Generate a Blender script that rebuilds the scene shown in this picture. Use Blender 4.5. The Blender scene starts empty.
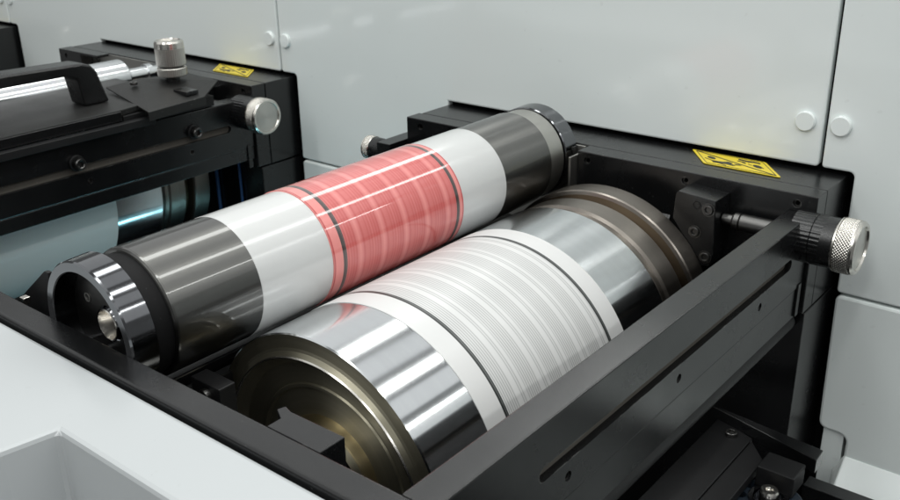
import bpy, bmesh, math, random
from mathutils import Vector, Matrix
random.seed(7)
sc = bpy.context.scene
COL = sc.collection

# ------------------------------------------------------------------ camera
# units are metres; the camera's viewpoint is (0,-1,0); X runs along the press wall,
# Y into the wall (wall face is Y = 0), Z up.
yaw, pitch, roll, FPX = math.radians(-39.30085), math.radians(-22.49974), math.radians(-0.95515), 953.726
fw = Vector((math.sin(yaw)*math.cos(pitch), math.cos(yaw)*math.cos(pitch), math.sin(pitch)))
rt = fw.cross(Vector((0, 0, 1))).normalized()
up = rt.cross(fw)
r2 = rt*math.cos(roll) + up*math.sin(roll)
u2 = -rt*math.sin(roll) + up*math.cos(roll)
cd = bpy.data.cameras.new('camera')
cam = bpy.data.objects.new('camera', cd); COL.objects.link(cam)
M = Matrix.Identity(4)
for i in range(3):
    M[i][0] = r2[i]; M[i][1] = u2[i]; M[i][2] = -fw[i]
M[0][3], M[1][3], M[2][3] = 0, -1, 0
cam.matrix_world = M
cd.sensor_width = 36; cd.sensor_fit = 'HORIZONTAL'
cd.lens = FPX/900*36
cd.clip_start = 0.02; cd.clip_end = 60
cd.dof.use_dof = True; cd.dof.focus_distance = 0.80; cd.dof.aperture_fstop = 18
sc.camera = cam

# ------------------------------------------------------------------ light: an even room and three rows of ceiling lamps
w = bpy.data.worlds.new('World'); sc.world = w; w.use_nodes = True
bg = w.node_tree.nodes['Background']
bg.inputs['Color'].default_value = (0.97, 1.0, 1.0, 1); bg.inputs['Strength'].default_value = 0.165
def lamp_row(x, width, power, rz=0):
    L = bpy.data.lights.new('ceiling_lamp', 'AREA'); L.shape = 'RECTANGLE'
    L.size = width; L.size_y = 9.0; L.energy = power; L.color = (0.985, 1.0, 0.975)
    o = bpy.data.objects.new('ceiling_lamp', L); COL.objects.link(o)
    o.location = (x, 0.4, 1.62); o.rotation_euler = (0, 0, rz)
lamp_row(-1.32, 0.34, 62, math.radians(6))
lamp_row(0.16, 0.18, 50)
lamp_row(1.84, 0.13, 48)
# area lights added in place of the bright ceiling, gapped to streak the metal
for x0, x1 in ((-5.2, -1.95), (-0.95, -0.22), (0.62, 1.45), (2.25, 5.0)):
    CL = bpy.data.lights.new('ceiling_fill', 'AREA'); CL.shape = 'RECTANGLE'; CL.size = x1-x0; CL.size_y = 12
    CL.energy = 0.58*math.pi*(x1-x0)*12; CL.color = (0.98, 1.0, 1.0)
    clo = bpy.data.objects.new('ceiling_fill', CL); COL.objects.link(clo); clo.location = ((x0+x1)/2, 1.0, 1.80)
sc.view_settings.view_transform = 'Standard'
sc.view_settings.look = 'None'
sc.view_settings.exposure = 0.20
sc.view_settings.gamma = 1.0
sc.view_settings.use_curve_mapping = False

# ------------------------------------------------------------------ materials
class NT:
    def __init__(s, name):
        s.m = bpy.data.materials.new(name); s.m.use_nodes = True
        s.t = s.m.node_tree; s.b = s.t.nodes['Principled BSDF']
    def n(s, typ, **kw):
        nd = s.t.nodes.new(typ)
        for k, v in kw.items(): setattr(nd, k, v)
        return nd
    def l(s, a, b): s.t.links.new(a, b)
    def math(s, op, a, b=None, c=None):
        nd = s.n('ShaderNodeMath', operation=op)
        for i, v in enumerate((a, b, c)):
            if v is None: continue
            if isinstance(v, (int, float)): nd.inputs[i].default_value = v
            else: s.l(v, nd.inputs[i])
        return nd.outputs[0]
    def mix(s, f, a, b):
        nd = s.n('ShaderNodeMix', data_type='RGBA')
        if isinstance(f, (int, float)): nd.inputs[0].default_value = f
        else: s.l(f, nd.inputs[0])
        for i, v in ((6, a), (7, b)):
            if isinstance(v, tuple): nd.inputs[i].default_value = (*v, 1)
            else: s.l(v, nd.inputs[i])
        return nd.outputs[2]
    def coord(s):
        return s.n('ShaderNodeTexCoord').outputs['Object']
    def noise(s, scale, detail=4, stretch=None, rough=0.6):
        nd = s.n('ShaderNodeTexNoise'); nd.inputs['Scale'].default_value = scale
        nd.inputs['Detail'].default_value = detail; nd.inputs['Roughness'].default_value = rough
        mp = s.n('ShaderNodeMapping')
        if stretch: mp.inputs['Scale'].default_value = stretch
        s.l(s.coord(), mp.inputs[0]); s.l(mp.outputs[0], nd.inputs[0])
        return nd.outputs[0]
    def ramp(s, fac, stops, interp='LINEAR'):
        nd = s.n('ShaderNodeValToRGB'); cr = nd.color_ramp; cr.interpolation = interp
        while len(cr.elements) < len(stops): cr.elements.new(0.5)
        for e, (p, c) in zip(cr.elements, stops):
            e.position = p; e.color = (*c, 1) if isinstance(c, tuple) else (c, c, c, 1)
        s.l(fac, nd.inputs[0]); return nd.outputs[0]
    def bump(s, h, strength, dist=0.001):
        nd = s.n('ShaderNodeBump'); nd.inputs['Strength'].default_value = strength
        nd.inputs['Distance'].default_value = dist
        s.l(h, nd.inputs['Height']); s.l(nd.outputs[0], s.b.inputs['Normal'])
    def set(s, **kw):
        for k, v in kw.items():
            i = s.b.inputs[k.replace('_', ' ')]
            if isinstance(v, tuple): i.default_value = (*v, 1)
            elif isinstance(v, (int, float)): i.default_value = v
            else: s.l(v, i)
        return s

def paint(name, col, rough, coat=0.0, var=0.03, spec=0.5, peel=0.04, coat_rough=0.12, specks=0.0):
    a = NT(name)
    n1 = a.noise(7, 3)
    dark = tuple(c*(1-var*2) for c in col)
    bc = a.mix(n1, dark, tuple(min(1, c*(1+var)) for c in col))
    if specks:       # stray specks and faint rubbed-in grime
        sp = a.ramp(a.noise(95, 1), [(0.735, 0.0), (0.755, 1.0)])
        gr = a.ramp(a.noise(6, 8, rough=0.7), [(0.52, 0.0), (0.75, 1.0)])
        bc = a.mix(a.math('MULTIPLY', sp, specks), bc, (0.2, 0.19, 0.18))
        bc = a.mix(a.math('MULTIPLY', gr, specks*0.35), bc, (0.35, 0.35, 0.33))
    a.set(Base_Color=bc)
    n2 = a.noise(24, 5)
    a.set(Roughness=a.math('MULTIPLY_ADD', n2, 0.14, rough-0.07), Specular_IOR_Level=spec, Coat_Weight=coat, Coat_Roughness=coat_rough)
    a.bump(a.noise(420, 2), peel, 0.0006)
    return a.m
def anod(name, col, rough, spec=0.6, dust=0.05, wear=0.0):
    # black anodised / painted machined parts: fine grain, rubbed patches and specks of dust
    a = NT(name)
    n1 = a.noise(1500, 2, rough=0.8); n2 = a.noise(18, 6); n3 = a.noise(380, 2)
    speck = a.ramp(n3, [(0.70, 0.0), (0.76, 1.0)])
    base = a.mix(n2, tuple(c*0.8 for c in col), tuple(c*1.35 for c in col))
    base = a.mix(a.math('MULTIPLY', speck, dust), base, (0.5, 0.5, 0.48))
    if wear:
        # bright metal showing where handling has rubbed the edges
        bv = a.n('ShaderNodeBevel', samples=6); bv.inputs['Radius'].default_value = 0.0016
        ge = a.n('ShaderNodeNewGeometry')
        dp = a.n('ShaderNodeVectorMath', operation='DOT_PRODUCT')
        a.l(bv.outputs[0], dp.inputs[0]); a.l(ge.outputs['Normal'], dp.inputs[1])
        edge = a.ramp(dp.outputs['Value'], [(0.80, 1.0), (0.97, 0.0)])
        patch = a.ramp(a.noise(55, 6), [(0.50, 0.0), (0.68, 1.0)])
        base = a.mix(a.math('MULTIPLY', a.math('MULTIPLY', edge, patch), wear), base, (0.32, 0.32, 0.31))
        scr = a.ramp(a.noise(30, 7, stretch=(9, 0.6, 9), rough=0.75), [(0.63, 0.0), (0.70, 1.0)])
        base = a.mix(a.math('MULTIPLY', scr, 0.015), base, (0.3, 0.3, 0.29))
    a.set(Base_Color=base, Roughness=a.math('MULTIPLY_ADD', n2, 0.20, rough-0.10), Specular_IOR_Level=spec)
    a.bump(n1, 0.10, 0.0004)
    return a.m
def metal(name, col, rough, aniso=0.0, axis='Y', streak=0.0, rot=0.25, smudge=0.08, coat=0.0):
    a = NT(name)
    a.set(Coat_Weight=coat, Coat_Roughness=0.06)
    a.set(Base_Color=col, Metallic=1.0, Anisotropic=aniso)
    n2 = a.noise(14, 5)
    a.set(Roughness=a.math('MULTIPLY_ADD', n2, smudge*2, max(0.01, rough-smudge)))
    if aniso:
        tg = a.n('ShaderNodeTangent', direction_type='RADIAL', axis=axis)
        a.l(tg.outputs[0], a.b.inputs['Tangent'])
        a.b.inputs['Anisotropic Rotation'].default_value = rot
    if streak:
        st = {'Y': (0.02, 1, 0.02), 'X': (1, .02, .02), 'Z': (.02, .02, 1)}[axis]
        n3 = a.noise(900, 3, stretch=st)
        n4 = a.noise(120, 4, stretch=st)
        a.set(Base_Color=a.mix(a.math('MULTIPLY', n4, 0.8), tuple(c*(1-streak) for c in col), tuple(min(1, c*(1+streak*.5)) for c in col)))
        a.bump(n3, 0.06, 0.0002)
    return a.m
def face_metal(name, c1, c2, rough):
    # faced end of a turned roller: rings of tone round the axis, spread radially
    a = NT(name)
    sp = a.n('ShaderNodeSeparateXYZ'); a.l(a.coord(), sp.inputs[0])
    rr = a.math('SQRT', a.math('ADD', a.math('POWER', sp.outputs[0], 2), a.math('POWER', sp.outputs[2], 2)))
    cb = a.n('ShaderNodeCombineXYZ'); a.l(rr, cb.inputs[0])
    nz = a.n('ShaderNodeTexNoise'); nz.inputs['Scale'].default_value = 130; nz.inputs['Detail'].default_value = 5
    a.l(cb.outputs[0], nz.inputs[0])
    a.set(Base_Color=a.mix(nz.outputs[0], c1, c2), Metallic=0.95, Roughness=rough, Anisotropic=0.8)
    tg = a.n('ShaderNodeTangent', direction_type='RADIAL', axis='Y'); a.l(tg.outputs[0], a.b.inputs['Tangent'])
    a.b.inputs['Anisotropic Rotation'].default_value = 0.25
    nf = a.n('ShaderNodeTexNoise'); nf.inputs['Scale'].default_value = 1500; a.l(cb.outputs[0], nf.inputs[0])
    a.bump(nf.outputs[0], 0.08, 0.0003)
    return a.m

def groups_fac(a, y, y0, y1, n, envelope, line_period, interp='LINEAR'):
    """0..1: printed rules running round the cylinder, in n repeated groups between y0 and y1"""
    u = a.math('DIVIDE', a.math('SUBTRACT', y, y0), y1-y0)
    v = a.math('FRACT', a.math('MULTIPLY', u, n))
    env = a.ramp(v, envelope, interp)
    ph = a.math('MULTIPLY', a.math('SUBTRACT', y, y0), 2*math.pi/line_period)
    s = a.math('MULTIPLY_ADD', a.math('COSINE', ph), -0.5, 0.5)
    inside = a.math('MULTIPLY', a.math('GREATER_THAN', y, y0), a.math('LESS_THAN', y, y1))
    return env, s, inside
def band(a, y, c, half):
    return a.math('LESS_THAN', a.math('ABSOLUTE', a.math('SUBTRACT', y, c)), half)

def printed_white():
    a = NT('printed_sheet')
    sp = a.n('ShaderNodeSeparateXYZ'); a.l(a.coord(), sp.inputs[0]); y = sp.outputs[1]
    env, s, ins = groups_fac(a, y, -0.4672, -0.3115, 5,
        [(k/12, v) for k, v in ((0, 1.0), (6, 0.0), (8, 0.9), (10, 0.0), (11, 0.7))], 0.1557/5/12, 'CONSTANT')
    line = a.ramp(s, [(0.35, 0.0), (0.80, 1.0)])
    f = a.math('MULTIPLY', a.math('MULTIPLY', env, line), ins)
    f = a.math('ADD', a.math('MULTIPLY', f, 0.44), a.math('MULTIPLY', a.math('MULTIPLY', env, ins), 0.04))
    c = a.mix(f, (0.635, 0.635, 0.63), (0.15, 0.155, 0.155))
    for yc in (-0.4698, -0.3096):
        c = a.mix(band(a, y, yc, 0.0022), c, (0.14, 0.145, 0.14))
        c = a.mix(band(a, y, yc-0.0010, 0.0010), c, (0.02, 0.022, 0.022))
        c = a.mix(band(a, y, yc+0.0014, 0.0008), c, (0.05, 0.055, 0.055))
    a.set(Base_Color=c, Roughness=0.42, Coat_Weight=0.15, Coat_Roughness=0.3)
    return a.m
def UY(y): return 0.03+1.03*y          # positions along the upper cylinder
def red_plate():
    a = NT('red_relief_plate')
    sp = a.n('ShaderNodeSeparateXYZ'); a.l(a.coord(), sp.inputs[0]); y = sp.outputs[1]
    env, s, ins = groups_fac(a, y, UY(-0.4655), UY(-0.3130), 5,
        [(0.0, .88), (0.08, .95), (0.12, .70), (0.16, .95), (0.40, 1.0), (0.48, .35), (0.55, .05), (0.62, .30), (0.69, .95), (0.78, .90), (0.83, .65), (0.88, .92), (1.0, .88)], 0.1571/5/9)
    f = a.math('MULTIPLY', a.math('MULTIPLY', env, a.math('MULTIPLY_ADD', s, 0.24, 0.76)), ins)
    c = a.mix(f, (0.76, 0.245, 0.228), (0.56, 0.095, 0.09))
    for yc in (UY(-0.4806), UY(-0.3032)):      # deeper rim where the film is cut
        c = a.mix(band(a, y, yc, 0.0009), c, (0.50, 0.07, 0.07))
    for yc in (UY(-0.4680), UY(-0.3108)):
        c = a.mix(band(a, y, yc, 0.0024), c, (0.055, 0.04, 0.038))
        c = a.mix(band(a, y, yc+0.0013, 0.0004), c, (0.12, 0.08, 0.077))
    a.set(Base_Color=c, Roughness=0.34, Coat_Weight=1.0, Coat_Roughness=0.07, Coat_IOR=1.55)
    a.bump(a.math('MULTIPLY', s, env), 0.05, 0.0006)
    return a.m

WHITE = paint('white_enamel', (0.465, 0.487, 0.497), 0.30, coat=0.35, var=0.008, peel=0.02, specks=0.05)
WALL = paint('pale_grey_enamel', (0.86, 0.915, 0.905), 0.34, coat=1.0, var=0.008, peel=0.0, coat_rough=0.08, specks=0.06)
BLACK = anod('black_anodised', (0.0045, 0.0047, 0.0051), 0.255, 0.62, dust=0.06, wear=0.5)
BLACKM = anod('black_matt', (0.005, 0.005, 0.0055), 0.5, 0.4)
BLACKG = anod('black_gloss', (0.005, 0.005, 0.005), 0.25, 0.6, dust=0.0)
GRIT = anod('black_gritty', (0.008, 0.008, 0.0076), 0.5, 0.45, dust=0.40)
VOID = anod('dark_interior', (0.003, 0.003, 0.0035), 0.6, 0.2)
STEEL = metal('polished_steel', (0.70, 0.72, 0.735), 0.15, aniso=0.92, streak=0.10, smudge=0.025)
DSTEEL = metal('dark_ground_steel', (0.148, 0.147, 0.140), 0.42, aniso=0.85, streak=0.06, smudge=0.03, coat=0.75)
CHROME = metal('black_chrome', (0.19, 0.195, 0.205), 0.12, aniso=0.5, streak=0.1, smudge=0.04)
BRONZE = metal('bronzed_steel', (0.27, 0.245, 0.22), 0.34, aniso=0.6, streak=0.18, smudge=0.05)
BROWN = metal('brown_groove', (0.105, 0.078, 0.052), 0.4, aniso=0.5, streak=0.2)
FACE = face_metal('faced_end', (0.33, 0.308, 0.232), (0.55, 0.515, 0.405), 0.42)
GOLD = metal('gold_tinted_edge', (0.50, 0.415, 0.25), 0.28)
NICKEL = metal('nickel', (0.66, 0.635, 0.59), 0.22, smudge=0.05)
BRUSHED = metal('brushed_nickel', (0.60, 0.585, 0.55), 0.30, aniso=0.7, axis='X', streak=0.12)
ALU = metal('aluminium', (0.74, 0.755, 0.77), 0.24, aniso=0.7, streak=0.1)
DULL = metal('dull_steel', (0.50, 0.49, 0.46), 0.38, smudge=0.12)
SCREW = metal('burnished_screw', (0.12, 0.118, 0.115), 0.34)
PAPER = paint('white_sleeve', (0.585, 0.59, 0.585), 0.36, coat=1.0, var=0.01, peel=0.0, coat_rough=0.17)
PLAIN = paint('blank_sheet', (0.80, 0.80, 0.78), 0.42, coat=0.1, var=0.01, peel=0.0)
PRINT = printed_white()
RED = red_plate()
YEL = paint('yellow_vinyl', (0.80, 0.62, 0.03), 0.38, var=0.02)
INK = paint('black_ink', (0.02, 0.02, 0.02), 0.45, var=0.0)
DUSTY = anod('dusty_slot', (0.085, 0.078, 0.068), 0.75, 0.3, dust=0.6)
SATIN = metal('satin_nickel', (0.58, 0.56, 0.52), 0.33, smudge=0.06)
BLUEB = anod('blue_black_casting', (0.012, 0.018, 0.026), 0.3, 0.7)
LUM = NT('uv_tube').set(Base_Color=(0.5, 0.9, 1.0), Emission_Color=(0.36, 0.86, 1.0), Emission_Strength=13.0).m

# ------------------------------------------------------------------ mesh helpers
def link(name, me, m, parent=None, loc=None, bevel=0.0, smooth=False):
    o = bpy.data.objects.new(name, me); COL.objects.link(o)
    if m and not me.materials: me.materials.append(m)
    if parent: o.parent = parent
    if loc: o.location = loc
    if bevel:
        b = o.modifiers.new('bevel', 'BEVEL'); b.width = bevel; b.segments = 2
        b.limit_method = 'ANGLE'; b.angle_limit = math.radians(35)
    if smooth:
        for p in me.polygons: p.use_smooth = True
    return o
def from_bm(name, bm):
    bmesh.ops.recalc_face_normals(bm, faces=bm.faces)
    me = bpy.data.meshes.new(name); bm.to_mesh(me); bm.free(); return me
def thing(name, label, cat, loc=(0, 0, 0), group=None):
    o = bpy.data.objects.new(name, None); COL.objects.link(o); o.location = loc
    o.empty_display_size = 0.02
    o['label'] = label; o['category'] = cat
    if group: o['group'] = group
    return o
def tag(o, label, cat, group=None):
    o['label'] = label; o['category'] = cat
    if group: o['group'] = group
    return o
def bm_box(bm, x0, x1, y0, y1, z0, z1):
    v = [bm.verts.new((x, y, z)) for x in (x0, x1) for y in (y0, y1) for z in (z0, z1)]
    for f in ((0, 1, 3, 2), (4, 6, 7, 5), (0, 4, 5, 1), (2, 3, 7, 6), (0, 2, 6, 4), (1, 5, 7, 3)):
        bm.faces.new([v[i] for i in f])
def box(name, m, parent, x, y, z, bevel=0.0008):
    bm = bmesh.new(); bm_box(bm, *x, *y, *z)
    return link(name, from_bm(name, bm), m, parent, bevel=bevel)
def prism(name, m, parent, pts, d0, d1, plane='XY', bevel=0.0008, holes=()):
    """outline in a plane, pushed from d0 to d1 along the third axis; holes are cut through after the edges are bevelled"""
    def P(a, b, d):
        return {'XY': (a, b, d), 'XZ': (a, d, b), 'YZ': (d, a, b)}[plane]
    def solid(loops, e0, e1):
        bm = bmesh.new()
        for lp in loops:
            A = [bm.verts.new(P(a, b, e0)) for a, b in lp]; B = [bm.verts.new(P(a, b, e1)) for a, b in lp]
            bm.faces.new(A); bm.faces.new(B[::-1])
            for i in range(len(A)):
                j = (i+1) % len(A); bm.faces.new((A[i], B[i], B[j], A[j]))
        return from_bm(name, bm)
    o = link(name, solid([pts], d0, d1), m, parent, bevel=bevel)
    if holes:
        k = 0.01 if d1 > d0 else -0.01
        c = bpy.data.objects.new('cutter', solid(holes, d0-k, d1+k)); COL.objects.link(c)
        b = o.modifiers.new('cut', 'BOOLEAN'); b.operation = 'DIFFERENCE'; b.object = c; b.solver = 'EXACT'
        bpy.context.view_layer.update()
        me = bpy.data.meshes.new_from_object(o.evaluated_get(bpy.context.evaluated_depsgraph_get()))
        o.modifiers.clear(); o.data = me
        if not me.materials: me.materials.append(m)
        bpy.data.objects.remove(c)
    return o
def circle(cx, cy, r, n=20): return [(cx+r*math.cos(2*math.pi*i/n), cy+r*math.sin(2*math.pi*i/n)) for i in range(n)]
def slot(y0, y1, z0, z1, n=8):
    r = (z1-z0)/2; zc = (z0+z1)/2; o = []
    for i in range(n+1):
        t = math.pi/2+math.pi*i/n; o.append((y0+r+r*math.cos(t), zc+r*math.sin(t)))
    for i in range(n+1):
        t = -math.pi/2+math.pi*i/n; o.append((y1-r+r*math.cos(t), zc+r*math.sin(t)))
    return o
def rrect(x0, x1, y0, y1, r, n=5, corners=(1, 1, 1, 1)):
    o = []
    for k, (cx, cy, a) in enumerate(((x1-r, y1-r, 0), (x0+r, y1-r, 90), (x0+r, y0+r, 180), (x1-r, y0+r, 270))):
        if corners[k]:
            for i in range(n+1):
                t = math.radians(a+90*i/n); o.append((cx+r*math.cos(t), cy+r*math.sin(t)))
        else:
            o.append((cx+(r if a in (0, 270) else -r), cy+(r if a in (0, 90) else -r)))
    return o
def lathe_me(name, prof, axis='Y', segs=96, closed=False, rfun=None):
    """prof: (position along axis, radius); every straight run has its own vertices so edges stay crisp"""
    bm = bmesh.new()
    def ring(t, r):
        out = []
        for i in range(segs):
            a = 2*math.pi*i/segs; rr = r if rfun is None else rfun(t, r, a)
            c, s = rr*math.cos(a), rr*math.sin(a)
            out.append(bm.verts.new({'Y': (c, t, s), 'X': (t, c, s), 'Z': (c, s, t)}[axis]))
        return out
    for (t0, r0), (t1, r1) in zip(prof, prof[1:]):
        if r0 < 1e-6 or r1 < 1e-6:
            ra = ring(t0, r0) if r0 > 1e-6 else ring(t1, r1)
            bm.faces.new(ra); continue
        A, B = ring(t0, r0), ring(t1, r1)
        for i in range(segs):
            j = (i+1) % segs; bm.faces.new((A[i], A[j], B[j], B[i]))
    # orient every strip away from the profile's left side
    bm.normal_update()
    me = bpy.data.meshes.new(name); bm.to_mesh(me); bm.free()
    for p in me.polygons: p.use_smooth = True
    return me
def lathe(name, m, parent, prof, axis='Y', segs=96, loc=(0, 0, 0), rfun=None):
    return link(name, lathe_me(name, prof, axis, segs, rfun=rfun), m, parent, loc)
def screw_me(r, h):
    """socket cap screw along +Y-negative (head towards -Y), seat at y = 0"""
    bm = bmesh.new(); n = 24
    def hexr(a, k): return k*math.cos(math.pi/6)/math.cos((a % (math.pi/3))-math.pi/6)
    def ring(y, f):
        return [bm.verts.new((f(2*math.pi*i/n)*math.cos(2*math.pi*i/n), y, f(2*math.pi*i/n)*math.sin(2*math.pi*i/n))) for i in range(n)]
    rs = [ring(0, lambda a: r), ring(-h*0.9, lambda a: r), ring(-h, lambda a: r*0.88), ring(-h, lambda a: r*.66), ring(-h*.93, lambda a: hexr(a, r*0.56)), ring(-h*0.45, lambda a: hexr(a, r*0.54))]
    for A, B in zip(rs, rs[1:]):
        for i in range(n): bm.faces.new((A[i], A[(i+1) % n], B[(i+1) % n], B[i]))
    bm.faces.new(rs[-1])
    return from_bm('screw', bm)
SCR = screw_me(1.0, 1.0)
SCR.materials.append(SCREW)
def screw(parent, loc, r, h, rz=0.0, m=None, name='screw'):
    o = bpy.data.objects.new(name, SCR); COL.objects.link(o); o.parent = parent
    o.location = loc; o.scale = (r, h, r); o.rotation_euler = (0, 0, rz)
    return o
def hole(parent, loc, r, axis='Y'):
    """a small counterbored hole with a bright bottom, standing 0.3 mm proud as a thin bushing"""
    s = -1 if axis == 'Y' else 1
    return lathe('bushing', SCREW, parent, [(0, r), (s*0.0005, r), (s*0.0005, r*.72), (-s*0.004, r*.66), (-s*0.004, 0)], axis, 20, loc)
def knurled(name, parent, x0, x1, r, loc, m, ridges=54, depth=0.0006, diag=1.2):
    """diamond knurl in real relief"""
    bm = bmesh.new(); nt, nx = ridges*6, 36
    turns = abs(x1-x0)/(2*math.pi*r/ridges)*2*math.pi          # 45 degree helix
    g = []
    for j in range(nx):
        t = j/(nx-1); row = []
        for i in range(nt):
            a = 2*math.pi*i/nt; k = a*ridges
            h = abs(math.sin((k+turns*t)/2))*abs(math.sin((k-turns*t)/2))
            e = min(1, min(t, 1-t)*10)
            rr = r-depth+depth*2*h*e
            row.append(bm.verts.new((x0+(x1-x0)*t, rr*math.cos(a), rr*math.sin(a))))
        g.append(row)
    for A, B in zip(g, g[1:]):
        for i in range(nt): bm.faces.new((A[i], A[(i+1) % nt], B[(i+1) % nt], B[i]))
    return link(name, from_bm(name, bm), m, parent, loc, smooth=True)

# ------------------------------------------------------------------ the setting
PITCH = 0.854
XR0, XR1 = -0.8208, -0.2795           # housing of the right-hand unit
SEAM = (-0.3085, -1.1580, -2.0040)

wall = bpy.data.objects.new('press_wall', None); COL.objects.link(wall); wall['kind'] = 'structure'
wall['label'] = 'pale grey enamelled panels of the press wall'
TOPZ = -0.045
def panel(pts, y0=0.0, y1=0.012, m=WALL, bevel=0.0022):
    return prism('panel', m, wall, pts, y0, y1, 'XZ', bevel)
# upper panels: cut out round the three black housings
cut = [(-2.52, -1.9755), (-1.668, -1.1235), (-0.8180, -0.2720)]
G = 0.0019
xs = [-3.2, SEAM[2], SEAM[1], SEAM[0], 0.75]
def arc(cx, cz, r, a0, a1, n=5):
    return [(cx+r*math.cos(math.radians(a0+(a1-a0)*i/n)), cz+r*math.sin(math.radians(a0+(a1-a0)*i/n))) for i in range(n+1)]
ZB, ZS = -0.3130, -0.4495
R = 0.006
for k in range(4):
    x0, x1 = xs[k]+G, xs[k+1]-G
    left = {1: -1.9755, 2: -1.1235, 3: -0.2720}.get(k)         # right edge of the cut-out that this panel starts in
    right = {0: -2.52, 1: -1.668, 2: -0.8180}.get(k)           # left edge of the cut-out at its other end
    p = [(x0, TOPZ)]
    if left is not None:
        p += arc(x0+R*.6, ZB+R*.6, R*.6, 180, 270)
        p += arc(left-R, ZB-R, R, 90, 0)
        p += arc(left+R*.7, ZS+R*.7, R*.7, 180, 270)
    else:
        p += [(x0, ZS)]
    if right is not None:
        p += [(right, ZS), (right, ZB)]
        p += arc(x1-R*.6, ZB+R*.6, R*.6, 270, 360)
    else:
        p += [(x1, ZS)]
    p += [(x1, TOPZ)]
    panel(p)
# lower panels between the housings
for (a, b) in ((-1.9755, -1.668), (-1.1235, -0.818)):
    panel(rrect(a+.001, b, -0.80, ZS-0.0028, 0.006, corners=(0, 1, 0, 0)), y0=-0.0015, bevel=0.003)
lp = [(0.75, ZS-0.0028)] + arc(-0.2720+.007, ZS-0.0028-.007, .007, 90, 180) + arc(-0.2695+.010, -0.6205+.010, .010, 180, 270) \
   + arc(-0.2365-.010, -0.6205-.010, .010, 90, 0) + [(-0.2365, -0.648), (-0.247, -0.672), (-0.247, -0.90), (0.75, -0.90)]
panel(lp, y0=-0.0015, bevel=0.003)
# the lower skirt flares out towards the walkway; a recessed panel shows through the notch beside it
prism('skirt', WALL, wall, [(-0.0030, -0.645), (-0.050, -0.690), (-0.050, -0.90), (-0.0030, -0.90)], -0.2355, 0.75, 'YZ', 0.002)
box('recessed_panel', WALL, wall, (-0.2640, -0.2405), (0.003, 0.020), (-0.90, -0.60), 0.001)
box('backing', VOID, wall, (-3.2, 0.75), (0.034, 0.040), (-0.9, TOPZ-0.02), 0)
capme = lathe_me('bolt_cap', [(0.0, .0108), (-.0030, .0108), (-.0042, .0096), (-.0042, 0)], 'Y', 40)
capme.materials.append(WALL)
for s in SEAM:
    for dx in (-0.0205, 0.0165):
        o = link('bolt_cap', capme, None, wall, (s+dx, 0, -0.2655 if s > -1 else -0.263))
bed = box('machine_bed', VOID, None, (-3.2, 0.75), (-0.92, 0.03), (-0.92, -0.90), 0); bed['kind'] = 'structure'

# ------------------------------------------------------------------ one printing unit's black frame
def label_sticker(parent, dx):
    z = -0.3175
    # warning label: parallelogram of two triangle signs
    def S(u, v):            # u along, v across (0 front .. 1 back)
        return (dx-0.4186+0.0870*u-0.0335*v, -0.0460+0.0415*v)
    def poly(name, m, uv, z0, z1, par):
        return prism(name, m, par, [S(*q) for q in uv], z0, z1, 'XY', 0)
    st = poly('warning_label', YEL, [(0.02, 0), (0.98, 0), (1.0, 0.04), (1.0, .97), (.98, 1), (.02, 1), (0, .97), (0, .04)], z, z+0.0005, parent)
    za, zb = z+0.0004, z+0.0008
    def bar(u0, v0, u1, v1, t, par=st):
        a, b = Vector((u0*.087, v0*.0415)), Vector((u1*.087, v1*.0415))
        n = (b-a).normalized(); n = Vector((-n.y, n.x))*t/2
        q = [a+n, b+n, b-n, a-n]
        return poly('ink_line', INK, [(p.x/.087, p.y/.0415) for p in q], za, zb, par)
    e = 0.05
    for q in ((e, .06, 1-e, .06), (1-e, .06, 1-e, .94), (1-e, .94, e, .94), (e, .94, e, .06)): bar(*q, .0008)
    bar(0.06, .93, .94, .07, .0022)
    def blob(pts, name='pictogram'): return poly(name, INK, pts, za, zb, st)
    # hand drawn into rollers (front triangle) and hand under a blade (rear triangle)
    blob([(.16, .20), (.34, .24), (.42, .20), (.47, .26), (.42, .34), (.46, .42), (.40, .46), (.33, .38), (.27, .36), (.16, .34)])
    blob([(.48, .30), (.56, .34), (.55, .39), (.47, .36)])
    poly('pictogram', INK, [(.20+.055*math.cos(t*.5236), .56+.10*math.sin(t*.5236)) for t in range(12)], za, zb, st)
    bar(.09, .45, .32, .12, .0016)
    blob([(.60, .78), (.72, .72), (.80, .76), (.88, .74), (.90, .82), (.82, .86), (.72, .84), (.62, .87)])
    blob([(.56, .66), (.66, .62), (.68, .67), (.58, .71)])
    for k in range(4):
        bar(.62+.07*k, .62-.04*k, .66+.07*k, .56-.04*k, .0013)
    poly('pictogram', INK, [(.80+.06*math.cos(t*.5236), .50+.11*math.sin(t*.5236)) for t in range(12)], za, zb, st)
    return st
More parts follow.
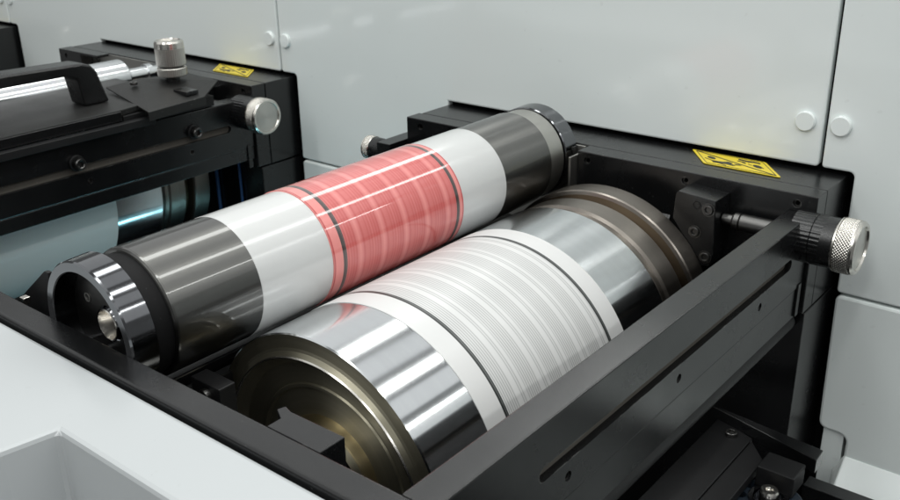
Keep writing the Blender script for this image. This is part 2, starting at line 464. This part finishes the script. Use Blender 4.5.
def knob(parent, name, loc, sgn=1, scale=1.0):
    """adjusting knob: ribbed black collar, knurled nickel grip, faced end; axis X"""
    k = lathe(name, NICKEL, parent, [(0.0125*sgn*scale, .0262*scale), (0.0135*sgn*scale, .0270*scale), (0.0150*sgn*scale, .0270*scale)], 'X', 64, loc)
    s = scale*sgn
    lathe('grip', NICKEL, k, [(0.0150*s, .0262*scale), (0.0152*s, .0268*scale)], 'X', 64)
    knurled('grip', k, 0.0145*s, 0.0305*s, .0268*scale, (0, 0, 0), NICKEL)
    lathe('rim', NICKEL, k, [(0.0305*s, .0262*scale), (0.0305*s, .0268*scale), (0.0325*s, .0268*scale), (0.0345*s, .0250*scale), (0.0345*s, .0222*scale), (0.0325*s, .0212*scale)], 'X', 64)
    lathe('end_face', BRUSHED, k, [(0.0325*s, .0214*scale), (0.0325*s, 0)], 'X', 64)
    def rib(t, r, a): return r-0.0007*scale*max(0, math.cos(a*36))
    lathe('collar', BLACK, k, [(-.030*s, .0245*scale), (-.0295*s, .0252*scale), (-.0095*s, .0252*scale), (-.0090*s, .0240*scale)], 'X', 144, rfun=rib)
    lathe('collar', BLACK, k, [(-.0090*s, .0238*scale), (-.0085*s, .0254*scale), (0.0010*s, .0254*scale)], 'X', 144, rfun=rib)
    lathe('collar', BLACK, k, [(0.0010*s, .0254*scale), (0.0120*s, .0254*scale), (0.0125*s, .0262*scale)], 'X', 64)
    return k
def frame(dx, label, bar=True, full=True, rod=True, stop=True):
    t = thing('cylinder_frame', label, 'machine frame', (dx+XR1, -0.083, -0.70), 'black frames along the press wall')
    off = Vector(t.location)
    def own(o):
        o.parent = t; o.location = Vector(o.location)-off; return o
    fx0, fx1 = dx+XR0, dx+XR1
    # end housing against the wall: a front plate and a body, with a fine joint between them
    holes = [circle(dx+hx, -0.3284, .0042) for hx in (-.7978, -.5442, -.4217, -.2999)]
    fp = own(prism('front_plate', BLACK, None, [(fx0, -.446), (dx-.7490, -.446), (dx-.7490, -.3225), (dx-.6950, -.3225), (dx-.6950, -.318), (fx0, -.318)], -.0830, -.0570, 'XZ', .0010, holes[:1]))
    own(prism('front_plate', BLACK, None, [(dx-.5570, -.446), (fx1, -.446), (fx1, -.318), (dx-.5570, -.318)], -.0830, -.0570, 'XZ', .0010, holes[1:]))
    own(box('housing', BLACK, None, (fx0+.004, fx1), (-.0562, .028), (-.446, -.318), .0010))
    own(box('lower_housing', BLACK, None, (fx0+.004, fx1), (-.0760, .028), (-.90, -.4485), .0010))
    for hx in (-.7978, -.5442, -.4217, -.2999):
        own(lathe('bushing', SCREW, None, [(-.0800, .0040), (-.0800, .0026), (-.0700, .0024), (-.0700, 0)], 'Y', 20, (dx+hx, 0, -.3284)))
    own(label_sticker(None, dx))
    kn = own(knob(None, 'adjusting_knob', (dx-.2630, -.0985, -.3550)))
    if not full: return t
    # liner of dull steel where the upper cylinder's journal sits
    own(box('steel_liner', DULL, None, (dx-.7485, dx-.5610), (-.0600, -.0568), (-.440, -.3195), .0004))
    own(lathe('bushing', SCREW, None, [(-.0602, .0055), (-.0606, .0055), (-.0606, .0035), (-.0590, .0032), (-.0590, 0)], 'Y', 20, (dx-.7300, 0, -.3310)))
    own(box('guide_strip', DULL, None, (dx-.5600, dx-.5573), (-.0980, -.0590), (-.440, -.3230), .0004))
    own(prism('ledge_block', BLACK, None, [(-.0835, -.3700), (-.0900, -.3780), (-.0900, -.446), (-.0835, -.446)], dx-.552, dx-.435, 'YZ', .0008))
    # clamp block with its screws
    cb = own(prism('clamp_block', BLACK, None, [(dx+a, b) for a, b in ((-.4145, -.3310), (-.4115, -.3278), (-.3700, -.3310), (-.3680, -.3890), (-.3720, -.4040), (-.3820, -.4050), (-.4160, -.3590))], -.1180, -.0835, 'XZ', .0008))
    for sx, sz in ((-.3771, -.3419), (-.3901, -.3688), (-.3761, -.3942)):
        own(screw(None, (dx+sx, -.1175, sz), .0055, .0030))
        own(lathe('counterbore', SCREW, None, [(-.1182, .0072), (-.1186, .0072), (-.1186, .0058), (-.1182, .0056)], 'Y', 24, (dx+sx, 0, sz)))
    own(lathe('bushing', BLACKM, None, [(-.1182, .0042), (-.1184, .0042), (-.1184, .0034), (-.1130, .0032)], 'Y', 20, (dx-.3901, 0, -.3392)))
    own(lathe('adjusting_shaft', SCREW, None, [(dx-.3680, .0060), (dx-.3570, .0060), (dx-.3570, .0085), (dx-.3550, .0092), (dx-.3500, .0092), (dx-.3495, .0082), (dx-.3480, .0092), (dx-.3080, .0092)], 'X', 32, (0, -.0985, -.3550)))
    # left side: small stop knob
    if stop: own(box('stop_block', BLACK, None, (dx-.8440, dx-.8212), (-.1180, -.0560), (-.385, -.3480), .0008))
    if stop: own(knob(None, 'stop_knob', (dx-.8580, -.0985, -.3650), -1, .60))
    # cross bar with its long slot and three holes
    if bar:
        hl = [slot(-.5660, -.1250, -.3812, -.3697)] + [circle(y, -.3940, .0040, 16) for y in (-.1990, -.3640, -.5300)]
        cbr = own(prism('crossbar', BLACK, None, [(-.6715, -.336), (-.0838, -.336), (-.0838, -.4120), (-.6715, -.4120)], dx-.3080, dx-.2835, 'YZ', .0013, hl))
        own(prism('crossbar_web', DUSTY, None, [(-.600, -.362), (-.1100, -.362), (-.1100, -.405), (-.600, -.405)], dx-.2920, dx-.2895, 'YZ', 0))
        own(box('lower_flange', BLACK, None, (dx-.3080, dx-.2845), (-.6715, -.0838), (-.4460 if rod else -.4320, -.4124), .0008))
        for y in (-.1990, -.3640, -.5300):
            own(lathe('bushing', SCREW, None, [(dx-.2850, .0038), (dx-.2850, .0024), (dx-.2890, .0022), (dx-.2890, 0)], 'X', 16, (0, y, -.3940)))
        own(box('end_spacer', BLACKG, None, (dx-.2843, dx-.2822), (-.0985, -.0905), (-.444, -.408), .0003))
        if rod: own(lathe('tie_rod', BLACKM, None, [(-.665, .0105), (-.0838, .0105)], 'Y', 32, (dx-.2960, 0, -.4580)))
    # front rail that the cylinders drop in behind
    own(prism('front_rail', BLACK, None, [(-.6718, -.336), (-.6930, -.336), (-.6950, -.338), (-.6950, -.62), (-.6718, -.62)], dx-1.05, dx-.20, 'YZ', .0011))
    own(prism('support_lug', BLACK, None, [(dx+a, b) for a, b in ((-.4228, -.6716), (-.3741, -.6716), (-.3741, -.6500), (-.4234, -.6505), (-.4310, -.6480), (-.4330, -.6540), (-.4228, -.6600))], -.4400, -.336, 'XY', .0006))
    return t
CABLE = paint('blue_cable', (0.02, 0.06, 0.16), 0.4, var=0.0)
def interior(t, dx, left):
    off = Vector(t.location)
    def own(o): o.parent = t; o.location = Vector(o.location)-off; return o
    if left:
        for x, zz, r in ((-1.187, -.05, .0022), (-1.247, -.02, .0030)):
            own(lathe('cable', CABLE, None, [(-.70, r), (-.435, r)], 'Z', 12, (x, -.0795, 0)))
    else:
        own(prism('inner_rail', BLACK, None, [(-.645, -.3985), (-.619, -.4000), (-.619, -.430), (-.645, -.430)], -.66, -.12, 'XZ', .0015))
        own(prism('inner_rail', BLACKM, None, [(-.610, -.4050), (-.600, -.4050), (-.600, -.440), (-.610, -.440)], -.66, -.12, 'XZ', .0010))
        own(box('bracket', BLACKM, None, (-.582, -.546), (-.618, -.602), (-.45, -.380), .0010))
        own(screw(None, (-.562, -.618, -.3900), .0060, .0050))
        own(prism('end_gusset', BLACKM, None, [(-.7760, -.362), (-.7735, -.356), (-.7117, -.3099), (-.7060, -.3099), (-.7060, -.362)], -.6560, -.6520, 'XZ', .0006))
        own(box('clip', NICKEL, None, (-.7340, -.7270), (-.6700, -.6640), (-.3400, -.3340), .0005))
interior(frame(0.0, 'black machined frame carrying the red wrapped cylinder and the lined sheet cylinder'), 0.0, False)
interior(frame(-PITCH, 'black machined frame below the tray with the arched handle', rod=False, stop=False), -PITCH, True)
frame(-2*PITCH, 'black frame corner with a nickel knob farthest from the red wrapped cylinder', bar=False, full=False)

# ------------------------------------------------------------------ white cover in front
cov = thing('front_cover', 'glossy white sheet cover with a square recess in front of the black rail', 'cover', (-0.528, -0.755, -0.6))
co = Vector(cov.location)
def ownc(o, t=cov):
    o.parent = t; o.location = Vector(o.location)-Vector(t.location); return o
ownc(prism('cover_top', WHITE, None, [(-1.5, -.6985), (0.1, -.6985), (0.1, -.7550), (-.5285, -.7550), (-.5345, -.7900), (-.5345, -.96), (-1.5, -.96)], -.60, -.338, 'XY', .0035))
ownc(box('recess_floor', WHITE, None, (-.5340, 0.1), (-.96, -.7555), (-.610, -.5980), 0))

# ------------------------------------------------------------------ upper cylinder: bare ends, white sleeve, red plate
UX, UZ = -.6256, -.3325
u = thing('plate_cylinder', 'steel cylinder wrapped in a white sleeve and a glossy red striped plate', 'printing cylinder', (UX, 0, UZ))
def ul(name, m, prof, segs=128, loc=(0, 0, 0)):
    return lathe(name, m, u, [(UY(y), r*1.03) for y, r in prof], segs=segs, loc=loc)
ul('body', DSTEEL, [(-.6425, .0400), (-.6425, .0518), (-.6415, .0534), (-.6400, .0538), (-.1427, .0538), (-.1415, .0528)], 192)
ul('end_recess', VOID, [(-.660, .0500), (-.6425, .0500), (-.6425, .0405)])
ul('white_sleeve', PAPER, [(-.5605, .0537), (-.5600, .0541), (-.2290, .0541), (-.2285, .0537)], 192)
ul('red_plate', RED, [(-.4822, .0540), (-.4818, .0549), (-.3024, .0549), (-.3020, .0540)], 192)
ul('rear_collar', DULL, [(-.1415, .0510), (-.1410, .0519), (-.1150, .0519), (-.1140, .0508), (-.1140, .0400)])
ul('groove', BLACKM, [(-.1140, .0480), (-.1120, .0480)], 96)
ul('rear_bearer_ring', CHROME, [(-.1120, .0420), (-.1120, .0525), (-.1110, .0535), (-.0895, .0540), (-.0885, .0532), (-.0885, .030)])
ul('front_bearer_ring', CHROME, [(-.6600, .0400), (-.6600, .0556), (-.6610, .0566), (-.6805, .0557), (-.6820, .0546), (-.6820, .0478), (-.6812, .0470), (-.6640, .0464)], 160)
ul('ring_disc', SCREW, [(-.6640, .0464), (-.6640, .0150)], 96)
ul('hub', CHROME, [(-.6640, .0150), (-.6660, .0135), (-.6660, .0126)], 64)
ul('hub_bore', NICKEL, [(-.6660, .0126), (-.6666, .0118), (-.6440, .0050), (-.6440, 0)], 64)
for a in (150, 270, 30):
    a = math.radians(a)
    ul('vent_hole', DULL, [(-.6642, .0038), (-.6646, .0038), (-.6646, .0028), (-.6600, .0026), (-.660, 0)], 20, (.031*math.cos(a), 0, .031*math.sin(a)))
ul('journal', DULL, [(-.0885, .0200), (-.0600, .0200)], 48)

# ------------------------------------------------------------------ lower cylinder
LX, LZ, LR = -.4935, -.4708, .1294
def big_cylinder(x, label, sheet_mat, sheet_name):
    t = thing('impression_cylinder', label, 'printing cylinder', (x, 0, LZ), 'large lower cylinders')
    lathe('body', STEEL, t, [(-.5652, .1280), (-.5640, .1290), (-.2060, .1290), (-.2040, .1278)], segs=320)
    lathe(sheet_name, sheet_mat, t, [(-.4959, .1291), (-.4957, .1295), (-.2848, .1295), (-.2846, .1291)], segs=320)
    f = lathe('end_face', FACE, t, [(-.5652, .1280), (-.5646, .1235), (-.5644, .1165), (-.5652, .1140), (-.5680, .1105)], segs=256)
    lathe('bright_edge', NICKEL, f, [(-.5680, .1105), (-.5692, .1096), (-.5692, .1088), (-.5680, .1080)], segs=256)
    lathe('dish', FACE, f, [(-.5680, .1080), (-.5580, .1010), (-.5560, .0830), (-.5575, .0820), (-.5575, .0795), (-.5550, .0780), (-.5550, .0540)], segs=192)
    lathe('gold_ring', GOLD, f, [(-.5550, .0545), (-.5640, .0520), (-.5640, .0500), (-.5600, .0490)], segs=160)
    lathe('boss', FACE, f, [(-.5600, .0490), (-.5600, .0340)], segs=128)
    lathe('journal', DULL, t, [(-.5600, .0300), (-.6480, .0300), (-.6500, .0280), (-.6500, 0)], segs=64)
    lathe('inner_flange', BRONZE, t, [(-.2040, .1278), (-.1960, .1235), (-.1900, .1235), (-.1880, .1268), (-.1620, .1272), (-.1600, .1262)], segs=256)
    lathe('groove', BROWN, t, [(-.1600, .1262), (-.1590, .1190), (-.1500, .1180), (-.1460, .1270)], segs=192)
    lathe('outer_flange', BRONZE, t, [(-.1460, .1270), (-.1450, .1305), (-.1435, .1318), (-.1190, .1318), (-.1175, .1305), (-.1175, .0600)], segs=256)
    return t
big_cylinder(LX, 'polished steel cylinder wrapped in a white sheet printed with fine grey lines', PRINT, 'printed_sheet')
big_cylinder(LX-PITCH, 'steel cylinder in a blank white sheet lit by cyan glow', PLAIN, 'blank_sheet')

# ------------------------------------------------------------------ left unit: tray, handle, tilted plate, top knob, aluminium roller
DX = -PITCH
tr = thing('ink_tray', 'black gritty tray with arched handle, tilted end plate and upright nickel knob', 'ink tray', (-1.24, -.45, -.336))
def ownt(o): return ownc(o, tr)
ownt(prism('tray_plate', GRIT, None, [(-1.3300, -.66), (-1.1400, -.66), (-1.1400, -.3000), (-1.1600, -.1900), (-1.3300, -.1900)], -.3190, -.3105, 'XY', .0012))
ownt(box('tray_lip', BLACK, None, (-1.1400, -1.1365), (-.66, -.3040), (-.3250, -.3120), .0006))
ownt(box('clamp_rail', BLACKM, None, (-1.1370, -1.1250), (-.66, -.2600), (-.3360, -.3260), .0006))
# arched handle: tapered posts and a flat grip bar
def handle():
    o = [(-.5700, -.3100), (-.5580, -.3100), (-.5540, -.2760), (-.5460, -.2650), (-.3400, -.2660), (-.3260, -.2720), (-.3200, -.3100), (-.2830, -.3100), (-.2960, -.2650), (-.3040, -.2560), (-.3160, -.2520), (-.4200, -.2490), (-.5450, -.2500), (-.5640, -.2580)]
    return prism('handle', BLACK, None, o, -1.2320, -1.1950, 'YZ', .0030)
ownt(handle())
ownt(box('filler_block', BLACKM, None, (-1.2400, -1.1385), (-.3010, -.1500), (-.3350, -.3195), .0008))  # black filler added to close the gap seen under the end plate
# tilted sheet plate, falling towards the crossbar, with a down-turned lip
def tilted():
    bm = bmesh.new()
    pl = [(-1.2450, -.2560, -.3020), (-1.2300, -.2100, -.2960), (-1.2250, -.1300, -.3000), (-1.1560, -.1260, -.3040), (-1.1120, -.1850, -.3105), (-1.1120, -.2790, -.3140)]
    th = Vector((0, 0, -.0022))
    top = [bm.verts.new(p) for p in pl]; bot = [bm.verts.new(Vector(p)+th) for p in pl]
    bm.faces.new(top); bm.faces.new(bot[::-1])
    for i in range(6): bm.faces.new((top[i], bot[i], bot[(i+1) % 6], top[(i+1) % 6]))
    v = [(-1.1120, -.2800, -.3138), (-1.1120, -.1850, -.3103), (-1.1098, -.1850, -.3105), (-1.1098, -.2800, -.3140)]
    a = [bm.verts.new(p) for p in v]; b = [bm.verts.new(Vector(p)-Vector((0, 0, .0125))) for p in v]
    bm.faces.new(a); bm.faces.new(b[::-1])
    for i in range(4): bm.faces.new((a[i], b[i], b[(i+1) % 4], a[(i+1) % 4]))
    return link('end_plate', from_bm('end_plate', bm), GRIT, None, bevel=.0005)
ownt(tilted())
ownt(box('plate_key', BLACK, None, (-1.1560, -1.1250), (-.2050, -.1850), (-.3085, -.3030), .0005))
ps = ownt(screw(None, (-1.2080, -.2340, -.2975), .0055, .0040)); ps.rotation_euler = (math.radians(-90), 0, 0)
kx, ky, kz = -1.1950, -.1760, -.2960
ownt(lathe('knob_neck', BLACK, None, [(-.022, .010), (.006, .010), (.006, .0150)], 'Z', 32, (kx, ky, kz)))
def ribz(t, r, a): return r-0.0005*max(0, math.cos(a*44))
ownt(lathe('knob_base', SATIN, None, [(.004, .0150), (.004, .0205), (.005, .0212), (.0150, .0212), (.0160, .0205), (.0160, .0172)], 'Z', 264, (kx, ky, kz), rfun=ribz))
ownt(lathe('knob_waist', SCREW, None, [(.0160, .0172), (.0190, .0172)], 'Z', 48, (kx, ky, kz)))
ownt(lathe('knob_head', SATIN, None, [(.0190, .0172), (.0190, .0205), (.0200, .0212), (.0440, .0212)], 'Z', 264, (kx, ky, kz), rfun=ribz))
ownt(lathe('knob_cap', NICKEL, None, [(.0440, .0212), (.0520, .0210), (.0545, .0196), (.0552, .0165), (.0535, .0152)], 'Z', 64, (kx, ky, kz)))
ownt(lathe('knob_top', SATIN, None, [(.0535, .0152), (.0528, .0110), (.0528, 0)], 'Z', 64, (kx, ky, kz)))
# clamp screws in the crossbar slot of that unit
for y in (-.3800, -.1930):
    s = ownt(screw(None, (-1.1375, y, -.3650), .0078, .0130, math.radians(90)))
    ownt(lathe('washer', BLACKM, None, [(-1.1374, .0108), (-1.1345, .0108), (-1.1340, .0102), (-1.1340, .0080)], 'X', 32, (0, y, -.3650)))

al = thing('aluminium_roller', 'bright aluminium roller lying behind the black arched handle', 'roller', (-1.3520, 0, -.3190))
lathe('barrel', ALU, al, [(-.66, .0300), (-.1640, .0300), (-.1610, .0280), (-.1610, .0120)], segs=96)
lathe('shaft', ALU, al, [(-.1620, .0120), (-.1200, .0120), (-.1200, .0150), (-.1100, .0150), (-.1100, .0095), (-.0905, .0095)], segs=48)

# curing lamp low between the two units: its cyan light catches the left cylinder
uv = thing('curing_lamp', 'cyan curing lamp glowing low beside the blank sheet cylinder', 'lamp', (-.95, 0, -.79))
lathe('tube', LUM, uv, [(-.46, .0), (-.46, .005), (.02, .005), (.02, 0)], segs=24, loc=(0.0, 0, 0))
prism('reflector', BLACKM, uv, [(-.010, -.030), (.040, -.030), (.040, .060), (.034, .060), (.030, -.015), (-.010, -.015)], -.50, .028, 'XZ', .0005)

# ------------------------------------------------------------------ lower right corner
dk = thing('deck_plate', 'dark matt deck plate with a socket screw under the slotted crossbar', 'plate', (-.30, -.30, -.56))
def ownd(o): return ownc(o, dk)
ownd(prism('plate', BLACKM, None, [(-.3320, -.70), (-.3320, -.1460), (-.2880, -.1615), (-.2880, -.70)], -.5700, -.5600, 'XY', .0010))
ownd(prism('side_strip', BLACKM, None, [(-.2875, -.70), (-.2875, -.1640), (-.2650, -.1900), (-.2620, -.70)], -.5720, -.5612, 'XY', .0010))
s = ownd(screw(None, (-.3080, -.1690, -.5600), .0062, .0045)); s.rotation_euler = (math.radians(-90), 0, 0)
box_o = prism('cross_rail', BLACK, None, [(-.3700, -.1400), (-.2187, -.1569), (-.2180, -.1780), (-.3400, -.1470)], -.5640, -.5480, 'XY', .0008)
tag(box_o, 'short black square rail crossing behind the deck plate', 'rail')
cb2 = box('guard_bar', BLACK, None, (-.2350, .20), (-.1500, -.1310), (-.6300, -.6000), .0008)
tag(cb2, 'low black bar running under the flared white skirt', 'bar')
gb = thing('bearing_unit', 'blue black round bearing casting with a worn brass bolt', 'bearing', (-.238, -.245, -.60))
def owng(o): return ownc(o, gb)
bx, by = -.2425, -.2290
owng(box('block', BLACKM, None, (-.2620, -.2250), (-.2160, -.1850), (-.5740, -.5520), .0012))
owng(prism('casting', BLUEB, None, circle(bx, by, .0330, 40), -.620, -.5750, 'XY', .0012,
     [circle(bx+.0255*math.cos(a), by+.0255*math.sin(a), .0055, 14) for a in [i*math.pi/4+.3 for i in range(8)]] + [circle(bx, by, .0160, 28)]))
owng(lathe('race', CHROME, None, [(-.5750, .0190), (-.5720, .0190), (-.5720, .0145), (-.5850, .0135), (-.5850, 0)], 'Z', 40, (bx, by, 0)))
owng(lathe('bolt', NICKEL, None, [(-.5850, .0090), (-.5650, .0090), (-.5630, .0080), (-.5630, .0040), (-.5650, .0030), (-.5650, 0)], 'Z', 12, (bx, by, 0)))
owng(prism('wedge', BLACK, None, [(-.2140, -.2500), (-.1960, -.2500), (-.1900, -.2150), (-.2140, -.2050)], -.62, -.580, 'XY', .0008))
